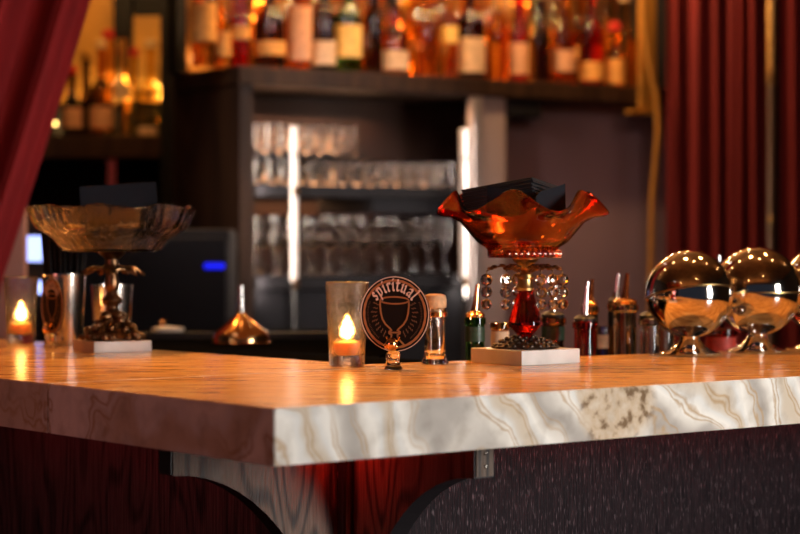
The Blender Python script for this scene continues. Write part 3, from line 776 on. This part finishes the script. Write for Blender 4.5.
pourb('amber bottle behind the red glass teardrop', 500, 322, 3.22, .030, .0130, bg['amber'], None, lab['cream'], .9)
pourb('bottle with thin pale spout rising between the first two steel globes', 717, 288, 3.50, .030, .0120, bg['red'], 'steel', lab['red'], 1.15)
t = liquor('sauce_bottle', 'bright red container seen between feet of the first two steel globes', Vector(((719-CX)*3.42/F, 3.42-.02, ZS+.0003)), .30, .026, .024, .10, bg['red'], labelm=lab['red'], lz=(.2, .8), necklabel=lab['red'])

# ------------------------------------------------------------------ back bar cabinet
O = Vector(((240-CX)*5.6/F, 5.6, 0)); e1 = Vector((.828, .561, 0)); e2 = Vector((-.561, .828, 0)); ang = math.atan2(.561, .828)
def bb(s, t, z): return O+e1*s+e2*t+Vector((0, 0, z))
def s_at(px, t=0):
    o = O+e2*t; k = (px-CX)/F
    return (k*o.y-o.x)/(e1.x-k*e1.y)
cab = thing('back_bar', 'dark wooden back bar cabinet with bottle shelf and glass racks', 'cabinet', O, ang)
def cb(name, x0, x1, y0, y1, z0, z1, m, bev=0):
    return obj(name, box(B(), x0, x1, y0, y1, z0, z1, bev), m, cab, False)
ZU = 1.707
cb('side_panel', 0, .02, .03, .36, 0, ZU-.05, M['cabinet'])
cb('front_post', -.004, .04, -.006, .0295, 0, ZU-.05, M['cabinet'], .004)
cb('bottle_shelf', -.01, 1.62, -.012, .36, ZU-.0498, ZU, M['cabinet'], .003)
cb('back_panel', .0, 1.7, .3605, .375, 1.05, ZU, mat('rack_back', (.045, .022, .016), .5, var=.4, vscale=3))
cb('mirror_panel', .0, 1.7, .3605, .375, ZU+.0005, 2.75, mat('amber_back_panel', (.22, .09, .022), .35, var=.8, vscale=4))
cb('corner_post', -.03, .0, .30, .36, ZU+.0005, 2.75, M['black'])
cb('end_panel', 1.565, 1.60, .0, .36, ZU+.0005, 2.75, M['black'])
cb('gilded_post', s_at(634), s_at(634)+.065, -.03, -.0125, ZU-.07, 2.75, M['gold'], .006)
cb('gilded_foot', s_at(622), s_at(634)+.075, -.04, -.0125, ZU-.085, ZU-.0705, M['gold'], .003)
cb('upper_cornice', -.03, 1.62, -.012, .36, 2.7505, 2.88, M['cabinet'])
cb('base_cabinet', .041, .78, .012, .36, 0, 1.105, M['black'])
SH = {'a': 1.478, 'b': 1.392, 'c': 1.145}
cb('rack_shelf', .041, .40, .01, .35, SH['a']-.008, SH['a'], M['black'])
cb('rack_shelf', .041, .745, .0, .35, SH['b']-.03, SH['b'], M['black'])
cb('rack_shelf', .041, .745, .0, .35, SH['c']-.035, SH['c'], M['black'])
cb('drawer_box', s_at(375), .745, .01, .30, SH['b']-.075, SH['b']-.031, M['black'])
for px, z0, z1 in ((294, 1.0, 1.55), (463, 1.0, 1.56)):
    s = s_at(px, -.02)
    bm = B(); box(bm, s-.0075, s+.0075, -.03, -.012, 1.13, z1, .004)
    st = obj('rack_standard', bm, M['white_metal'], cab, False)
    bm = B(); box(bm, s-.006, s+.006, -.028, -.014, .3, 1.1295, .003); obj('rack_post', bm, M['steel2'], cab, False)
    for zc_ in (SH['a']-.004, SH['b']-.018, SH['c']-.02):
        bm = B(); box(bm, s-.009, s+.009, -.033, -.0302, zc_-(.004 if zc_ > 1.45 else .014), zc_+(.004 if zc_ > 1.45 else .014), .001); obj('shelf_clip', bm, M['bronze'], st, False)
s0, s1 = s_at(471), s_at(506)
cb('steel_column', s0, s0+.035, -.01, .02, 0, 1.6565, mat('grey_steel', (.50, .44, .42), .3, .6), .004)
cb('steel_column', s0+.0355, s1, .0, .02, 0, 1.6565, mat('pink_steel', (.62, .50, .48), .4, .4), .004)
cb('wall_panel', s1+.001, 1.60, .06, .08, 0, 1.6565, M['mauve'])
cb('vent_box', s1+.01, s1+.13, -.005, .059, 1.60, 1.6565, M['black'], .008)
cb('plinth', -.004, 1.6, .09, .30, 0, .10, M['black'])

# glasses in the racks
def tumbler_mesh(H=.082, r=.0215):
    return lathe(B(), [(0, .001), (r*.78, 0), (r*.82, .003), (r, H-.001), (r-.0009, H), (r-.002, H-.001), (r*.78, .010), (0, .008)], 32)
def wine_mesh(H=.165):
    return lathe(B(), [(0, .0), (.033, 0), (.033, .0015), (.008, .005), (.0042, .010), (.0038, .070), (.010, .078), (.028, .092), (.037, .112), (.036, .135), (.031, H-.001), (.0302, H), (.0295, H-.001), (.0345, .135), (.0355, .112), (.026, .094), (.008, .082), (0, .080)], 36)
def place(proto, pts, label, group):
    for k, p in enumerate(pts):
        if k == 0: o = proto
        else: o = proto.copy(); COL.objects.link(o)
        o.location = p; o['label'] = label; o['group'] = group
random.seed(11)
def grid(s0, s1, n, t0, dt, m, z):
    return [bb(s0+(s1-s0)*(i+.5)/n+random.uniform(-.003, .003), t0+dt*j, z) for j in range(m) for i in range(n)]
o = obj('tumbler', tumbler_mesh(), M['far_clear']); tag(o, 'x', 'glass')
place(o, grid(.045, .40, 8, .045, .07, 2, SH['a']+.0003), 'clear tumbler on the short top shelf of the glass rack', 'tumblers on the short top rack shelf')
o = obj('tumbler', tumbler_mesh(.074), M['far_clear']); tag(o, 'x', 'glass')
place(o, grid(.045, .735, 15, .045, .07, 3, SH['b']+.0003), 'clear tumbler on the long middle shelf of the glass rack', 'tumblers on the long middle rack shelf')
wm = wine_mesh(); bmesh.ops.scale(wm, vec=(.66, .66, 1), verts=wm.verts); o = obj('wine_glass', wm, M['far_clear']); tag(o, 'x', 'glass')
place(o, grid(.045, .735, 12, .05, .075, 3, SH['c']+.0003), 'stemmed wine glass on the lowest shelf of the glass rack', 'wine glasses on the lowest rack shelf')

# front row of liquor bottles on the top shelf: px, half width px, neck height etc.
random.seed(21)
FR = [(202, 12, 'amber', 'orange', (.30, .92), .31, 'tall amber bottle with long orange label at the left end of the top shelf'),
      (221, 7, 'gold', 'orange', (.15, .6), .27, 'slim bottle with orange label second from the left on the top shelf'),
      (238, 9, 'red', 'orange', (.50, .80), .22, 'dark red bottle with small round orange label near the cabinet corner'),
      (270, 17, 'dark', 'orange', (.22, .50), .25, 'broad dark bottle with wide low orange label on the top shelf'),
      (298, 11, 'amber', 'pink', (.12, .95), .33, 'bottle with tall pinkish white label on the top shelf'),
      (322, 12, 'dark', 'cream', (.10, .55), .27, 'dark bottle with cream lower label left of the yellow-labelled bottle'),
      (347, 13.5, 'green', 'yellow', (.22, .80), .29, 'green-shouldered bottle with large yellow label on the top shelf'),
      (371, 9, 'dark', None, None, .29, 'unlabelled dark bottle right of the yellow-labelled bottle'),
      (393, 15, 'brown', 'cream', (.12, .62), .20, 'short squat bottle with glowing cream label on the top shelf'),
      (425, 13, 'amber', None, None, .27, 'rounded clear amber bottle without label, right of the squat one'),
      (447, 8, 'gold', 'yellow', (.5, .8), .30, 'slim golden bottle left of the big cream-labelled bottle'),
      (470, 16.5, 'dark', 'cream', (.10, .72), .30, 'wide bottle with the biggest cream label on the top shelf'),
      (497, 10, 'gold', None, None, .28, 'bright golden bottle without label on the top shelf'),
      (516, 9.5, 'red', 'pink', (.12, .75), .27, 'red bottle with pink and red label on the top shelf'),
      (538, 10, 'dark', None, None, .25, 'black looking bottle between two pink-labelled bottles'),
      (562, 12, 'brown', 'pink', (.20, .62), .28, 'bottle with square pinkish label, third from the right on the top shelf'),
      (590, 12.5, 'red', 'orange', (.08, .42), .30, 'red-necked bottle with low orange label, second from the right'),
      (612, 9.5, 'amber', 'orange', (.1, .9), .17, 'small amber flask at the right end of the top shelf')]
caps = [M['black'], mat('red_cap', (.5, .03, .02), .4), M['gold'], mat('cork_cap', (.6, .4, .2), .7), mat('green_cap', (.03, .22, .04), .4)]
for k, (px, hw, gm, lm, lz, H, L) in enumerate(FR):
    s = s_at(px, .055); p = bb(s, .055, ZU+.0004); r = min(hw*p.y/F, .043)
    p = bb(s, max(.012+r, .04), ZU+.0004)
    liquor('liquor_bottle', L, p, H, r, .0145, H*.33, bg[gm], capm=caps[4] if k == 6 else caps[k % 4], labelm=lab[lm] if lm else None, lz=lz or (0, 1), group='liquor bottles in front on the top shelf', sq=k in (3, 8, 11))
protos = []
for k, gm in enumerate(('amber', 'gold', 'brown', 'orange', 'pale')):
    r = (.034, .037, .036, .032, .035)[k]
    protos.append(liquor('liquor_bottle', 'x', (0, 0, 0), (.31, .28, .33, .30, .32)[k], r, .014, .10, bg[gm], capm=caps[(k*2+1) % 4], labelm=lab['orange'] if k == 3 else None, lz=(.45, .7)))
used = set()
def back_bottle(p, label, group, k):
    if k not in used: used.add(k); t = protos[k]
    else: t = copy_tree(protos[k])
    t.location = p; t.rotation_euler = (0, 0, random.random()*6); t['label'] = label; t['group'] = group
    for ch in [x for x in bpy.data.objects if x.parent == t]: pass
kk = 0
for row, tt in enumerate((.165, .265)):
    n = 17
    for i in range(n):
        s = .02+(1.50)*(i+.5+(.5 if row else 0)*.8)/n
        back_bottle(bb(s, tt, ZU+.0004), 'liquor bottle in the crowded rows behind the front bottles, top shelf', 'liquor bottles behind the front row', kk % 5); kk += random.choice((1, 2, 3))

# cable hanging over the gilded post
A = [at(644, -60, 6.24), at(643, 20, 6.24), at(648, 60, 6.24), at(656, 95, 6.24), at(658, 130, 6.24), at(655, 165, 6.24), at(652, 200, 6.24), at(650, 330, 6.24)]
tag(obj('hanging_cord', tube(B(), A, .009, 10), M['gold']), 'curved golden cord hanging beside the gilded post', 'cord')

# ------------------------------------------------------------------ left alcove with bottle shelf
DL = 6.5
alc = thing('bottle_alcove', 'dark alcove cabinet with amber panes and bottle shelf behind the left curtain', 'cabinet', (0, DL, 0))
def ab(name, px0, px1, y0, y1, z0, z1, m, bev=0):
    return obj(name, box(B(), (px0-CX)*DL/F, (px1-CX)*DL/F, y0, y1, z0, z1, bev), m, alc, False)
zz = lambda py: ZC-(py-HY)*DL/F
ZL = zz(138)
ab('bottle_shelf', -120, 166, -.16, .14, zz(160), ZL, M['cabinet'], .003)
ab('back_board', -120, 176, .142, .16, 0, 2.7, M['black'])
ab('upright', 110, 128, .08, .1415, ZL+.0005, 2.7, M['black'])
ab('upright', 166.3, 180, -.16, .1415, 0, 2.7, M['black'])
ab('amber_pane', 40, 109.5, .12, .1415, zz(100), zz(-80), M['amberpane'])
ab('amber_pane', 128.5, 166, .12, .1415, zz(100), zz(12), M['amberpane'])
ab('shelf_support', 112, 120, -.1, .14, 0, zz(160.3), M['steel2'])
LBT = [(72, 10, 'dark', 'pink', (.22, .85), .19, 'dark bottle with pink label beside the left curtain'),
       (86, 6, 'dark', None, None, .24, 'slim dark bottle just right of the pink-labelled bottle in the alcove'),
       (101, 11.5, 'orange', 'pink', (.15, .62), .27, 'orange liquor bottle with pale label, centre of the alcove shelf'),
       (122, 9, 'pale', 'cream', (.6, .9), .30, 'tall pale bottle with cork, the tallest on the alcove shelf'),
       (134, 7, 'gold', None, None, .25, 'narrow golden bottle right of the tallest alcove bottle'),
       (148, 10.5, 'pale', 'cream', (.1, .45), .12, 'small clear flask at the right end of the alcove shelf')]
for k, (px, hw, gm, lm, lz, H, L) in enumerate(LBT):
    r = hw*DL/F*.97; y = DL-.07+(.06 if k in (1, 4) else 0)
    liquor('liquor_bottle', L, Vector(((px-CX)*y/F, y, ZL+.0004)), H, r, .0125, H*.36, bg[gm], capm=caps[(k+1) % 4], labelm=lab[lm] if lm else None, lz=lz or (0, 1))
k = 0
for px in (66, 80, 93, 110, 128, 141, 152):
    back_bottle(Vector(((px-CX)*(DL+.06)/F, DL+.025, ZL+.0004)), 'liquor bottle in the back row on the alcove shelf', 'bottles in the back of the alcove', (k*2+4) % 5) if px not in (86, 134, 128, 80, 93, 141) else None; k += 1

# dark fridge under, with a blue indicator
fr = thing('undercounter_fridge', 'dark undercounter fridge with a glowing blue indicator', 'fridge', at(195, 240, 5.2)-Vector((0, 0, ZC)))
obj('body', box_(-.33, .085, 0, .25, 0, 1.27, .01), M['black'], fr, False)
obj('door', box_(-.32, .08, -.03, -.0005, .1, 1.25, .006), mat('fridge_door', (.010, .010, .013), .6, spec=.2), fr, False)
obj('indicator_lamp', box_(.026, .076, -.036, -.0302, 1.172, 1.186, .004), M['blue'], fr, False)
# order screen by curtain
scp = at(34, 268, 4.9)
sc = thing('order_screen', 'glowing blue order screen behind the left steel tin', 'screen', scp-Vector((0, 0, .09)), math.radians(8))
obj('housing', box_(-.036, .075, 0, .012, 0, .20, .004), M['plasticblk'], sc, False)
obj('display', box_(-.028, .020, -.002, -.0003, .105, .165), M['screen'], sc, False)
obj('display', box_(-.028, .020, -.002, -.0003, .030, .060), M['screen'], sc, False)
obj('stand', box_(-.01, .01, .002, .011, -.13, -.0005), M['plasticblk'], sc, False)
# backstand cupboard beneath the screen
stl = thing('side_cupboard', 'dark cupboard under the order screen at left', 'cabinet', (scp.x, scp.y, 0))
obj('carcass', box_(-.8, -.02, -.1, .30, 0, scp.z-.2205), M['black'], stl, False)
# pale post beside the left curtain
pp = at(18, 240, 4.75)
tag(obj('pale_post', box_(pp.x-.05, pp.x+.018, pp.y-.02, pp.y+.02, 0, 1.35, .004), mat('pinkish_paint', (.60, .30, .24), .6)), 'pinkish post beside the left curtain hem', 'post')

# ------------------------------------------------------------------ curtains
M['velvet_dark'] = M['velvet'].copy(); M['velvet_dark'].name = 'dark_red_velvet'
for n_ in M['velvet_dark'].node_tree.nodes:
    if n_.type == 'VALTORGB':
        for e_ in n_.color_ramp.elements: e_.color = (e_.color[0]*.55, e_.color[1]*.9, e_.color[2]*.9, 1)
def curtain(name, label, fn, nu, nv, thick=.004, m='velvet'):
    bm = B(); V = [[bm.verts.new(fn(i/nu, j/nv)) for i in range(nu+1)] for j in range(nv+1)]
    for j in range(nv):
        for i in range(nu): bm.faces.new((V[j][i], V[j][i+1], V[j+1][i+1], V[j+1][i]))
    o = obj(name, bm, M[m]); md = o.modifiers.new('thick', 'SOLIDIFY'); md.thickness = thick
    return tag(o, label, 'curtain')
def lc(u, v):
    z = .75+(2.88-.75)*v
    D = 4.25
    py = HY-(z-ZC)*F/D
    # right-hand hem sweeps from the tie-back out to the right
    hem = 92-.30*py-(.00006*py*py) if py > -400 else 202+(-400-py)*.02
    if py > 290: hem = 92-87-5-(py-290)*.05
    x1 = (hem-CX)*D/F; x0 = x1-.62-.25*v
    x = x0+(x1-x0)*u
    ph = 2*PI*(5.0*(u**1.15))
    return Vector((x, D+.045*math.sin(ph)+.02*math.sin(2.3*ph+1), z))
curtain('velvet_curtain', 'deep red velvet curtain tied back at the left picture edge', lc, 160, 40)
def rc(x0, x1, D, n, zlo=.02):
    def f(u, v):
        z = zlo+(2.88-zlo)*v
        x = x0+(x1-x0)*u
        ph = 2*PI*n*u
        return Vector((x+.01*math.sin(ph*.5+2*v), D+.020*math.sin(ph+.4*v)+.008*math.sin(2.7*ph+1.3), z))
    return f
xx = lambda px, D: (px-CX)*D/F
curtain('velvet_curtain', 'dark red velvet curtain hanging left of the brass pole', rc(xx(664, 6.3), xx(768, 6.3), 6.3, 5.5), 160, 12, m='velvet_dark')
curtain('velvet_curtain', 'dark red velvet curtain at the right edge, right of the brass pole', rc(xx(779, 6.3), xx(920, 6.3), 6.32, 6), 160, 12, m='velvet_dark')
t = thing('brass_pole', 'thin brass pole between the two right-hand red curtains', 'pole', (xx(771, 6.1), 6.1, 0))
obj('shaft', lathe(B(), [(0, 0), (.011, 0), (.011, 1.69), (0, 1.69)], 20), mat('pole_dark_metal', (.35, .26, .18), .35, 1), t)
obj('sleeve', lathe(B(), [(0, 1.6905), (.0125, 1.6905), (.014, 1.70), (.014, 1.74), (.0125, 1.75), (.0125, 2.88), (0, 2.88)], 20), M['brass'], t)
bm = B(); sphere(bm, (-.004, -.022, 1.30), .011, 14, 10); obj('tie_knob', bm, M['brass'], t)
obj('base_plate', lathe(B(), [(.0112, .0), (.06, 0), (.06, .008), (.0112, .012)], 28, close=True), M['brass'], t)

# ------------------------------------------------------------------ lights
def light(kind, name, loc, energy, col, size=.1, target=None, sizey=None, angle=None, blend=.5, spread=180):
    l = bpy.data.lights.new(name, kind); l.energy = energy; l.color = col
    if kind == 'AREA':
        l.size = size; l.spread = math.radians(spread)
        if sizey: l.shape = 'RECTANGLE'; l.size_y = sizey
    else: l.shadow_soft_size = size
    if kind == 'SPOT': l.spot_size = math.radians(angle or 60); l.spot_blend = blend
    o = bpy.data.objects.new(name, l); COL.objects.link(o); o.location = loc
    if target is not None: o.rotation_euler = (Vector(target)-Vector(loc)).to_track_quat('-Z', 'Y').to_euler()
    return o
WARM = (1, .41, .09)
# downlights over the counter
light('SPOT', 'counter_downlight', (-.35, 3.6, 2.75), 108, WARM, .04, (-.30, 2.75, 1.07), angle=50)
light('SPOT', 'counter_downlight', (.35, 3.7, 2.75), 92, WARM, .04, (.30, 2.8, 1.07), angle=50)
light('SPOT', 'counter_downlight', (1.05, 4.0, 2.75), 45, WARM, .04, (.8, 3.1, 1.07), angle=50)
light('SPOT', 'counter_downlight', (-1.0, 4.0, 2.75), 60, WARM, .04, (-.6, 3.2, 1.07), angle=50)
# small bulbs of the room behind the camera, seen in the steel globes
for x, y, z in ((.66, 3.35, 2.7), (-.25, 3.75, 2.65), (-1.0, 3.95, 2.7), (-1.7, 4.1, 2.7), (-2.4, 4.2, 2.7), (1.35, 3.5, 2.7), (-.9, 1.0, 2.6), (.9, 1.5, 2.65), (2.3, 4.2, 2.7)):
    light('POINT', 'ceiling_bulb', (x, y, z), 1.6, (1, .50, .18), .016)
light('AREA', 'ceiling_fill', (.6, .2, 2.3), 6, (1, .45, .14), 2.2, (.6, .25, 2.9), .4)  # two added uplights warm the ceiling mirrored in the globes
light('AREA', 'ceiling_fill', (-1.6, .2, 2.3), 6, (1, .45, .14), 1.6, (-1.6, .25, 2.9), .4)
# tall daylight window to the right
light('AREA', 'side_window', (3.2, .6, 1.5), 10, (1, .95, .90), .7, (.35, 2.55, 1.05), 1.5, spread=44)
light('AREA', 'left_fill', (-2.6, .6, 1.5), 1.0, (1, .32, .30), .6, (-.5, 2.8, 1.0), 1.0, spread=60)  # added reddish fill for the marble's left face
# warm bulbs above the bottle shelf
for k_, s_ in enumerate((.10, .40, .72, 1.05, 1.38)):
    light('POINT', 'shelf_bulb', bb(s_, -.16, 2.32), (13, 15, 13, 10, 7)[k_], (1, .54, .19) if k_ != 2 else (1, .68, .42), .022)
for k_ in range(11):
    light('POINT', 'glint_light', bb(.07+.14*k_, .345, ZU+.05+.11*(k_ % 3)), .42, (1, .58, .20), .006)  # added points behind the bottles, for glints in the glass
light('AREA', 'rack_fill', (.55, 4.6, 1.9), 1.6, (1, .86, .78), .12, bb(.35, 0, 1.3), .6, spread=42)  # added unseen lights that brighten the posts and rack glasses
light('AREA', 'rack_fill', (-.75, 4.7, 1.9), .8, (1, .80, .70), .12, bb(.35, 0, 1.3), .6, spread=42)
light('POINT', 'highlight_point', (-.35, 4.3, 2.3), .5, (.9, .93, 1), .02)  # added points for small highlights on the bottles
light('POINT', 'highlight_point', (.5, 4.4, 2.35), .6, (1, .75, .5), .012)
light('AREA', 'rack_side_fill', bb(.052, -.02, 1.33), 1.5, (1, .80, .66), .015, bb(.45, .10, 1.33), .5)  # added upright strips giving the rack glasses bright streaks
light('AREA', 'rack_side_fill', bb(.76, -.04, 1.33), 1.3, (1, .84, .74), .02, bb(.3, .10, 1.33), .5)
for zz_, e_ in ((SH['a']-.010, .5), (SH['b']-.032, .9), (1.655, .06)):
    l_ = light('AREA', 'shelf_fill', bb(.38, .31, zz_), e_, (1, .48, .22), .66, bb(.38, .29, 0), .02); l_.rotation_euler = (0, 0, ang)  # added copper glow from under the shelves onto the glasses
p = bb(.35, .30, 1.62); light('AREA', 'rack_back_fill', p, 1.5, (1, .50, .25), .6, bb(.35, .2, 1.2), .03)  # added light on the rack's back wall, showing up the glasses
for k_, px_ in enumerate((70, 96, 118, 145)):
    light('POINT', 'glint_light', ((px_-CX)*6.6/F, DL+.09, ZL+.06+.07*(k_ % 2)), .35, (1, .62, .22), .006)  # added points in the alcove too, for sparkle in its bottles
light('POINT', 'alcove_fill', ((100-CX)*6.1/F, 6.12, 2.25), 8, (1, .50, .14), .02)  # added points that brighten the alcove and make its bottles sparkle
light('POINT', 'alcove_fill', ((150-CX)*6.1/F, 6.12, 2.3), 5, (1, .60, .25), .02)
light('AREA', 'curtain_wash', (1.6, 4.4, 2.7), .8, (1, .75, .65), .5, (1.4, 6.2, 1.5), spread=80)
light('AREA', 'curtain_wash', (-1.0, 2.6, 2.7), 1.1, (1, .80, .75), .4, (-1.1, 4.2, 1.6), spread=70)

w = bpy.data.worlds.new('world'); S.world = w; w.use_nodes = True
w.node_tree.nodes['Background'].inputs[0].default_value = (.55, .60, .85, 1); w.node_tree.nodes['Background'].inputs[1].default_value = .032

# ------------------------------------------------------------------ camera
cam = bpy.data.cameras.new('camera'); co = bpy.data.objects.new('camera', cam); COL.objects.link(co)
co.location = (0, 0, ZC); co.rotation_euler = (PI/2, 0, 0)
cam.sensor_width = 36; cam.lens = F*36/800; cam.shift_y = -(267-HY)/800; cam.clip_start = .05
cam.dof.use_dof = True; cam.dof.focus_distance = 2.74; cam.dof.aperture_fstop = 4.4; cam.dof.aperture_blades = 0
S.camera = co
S.view_settings.view_transform = 'Standard'; S.view_settings.look = 'None'; S.view_settings.exposure = 0; S.view_settings.gamma = 1; S.view_settings.use_curve_mapping = False
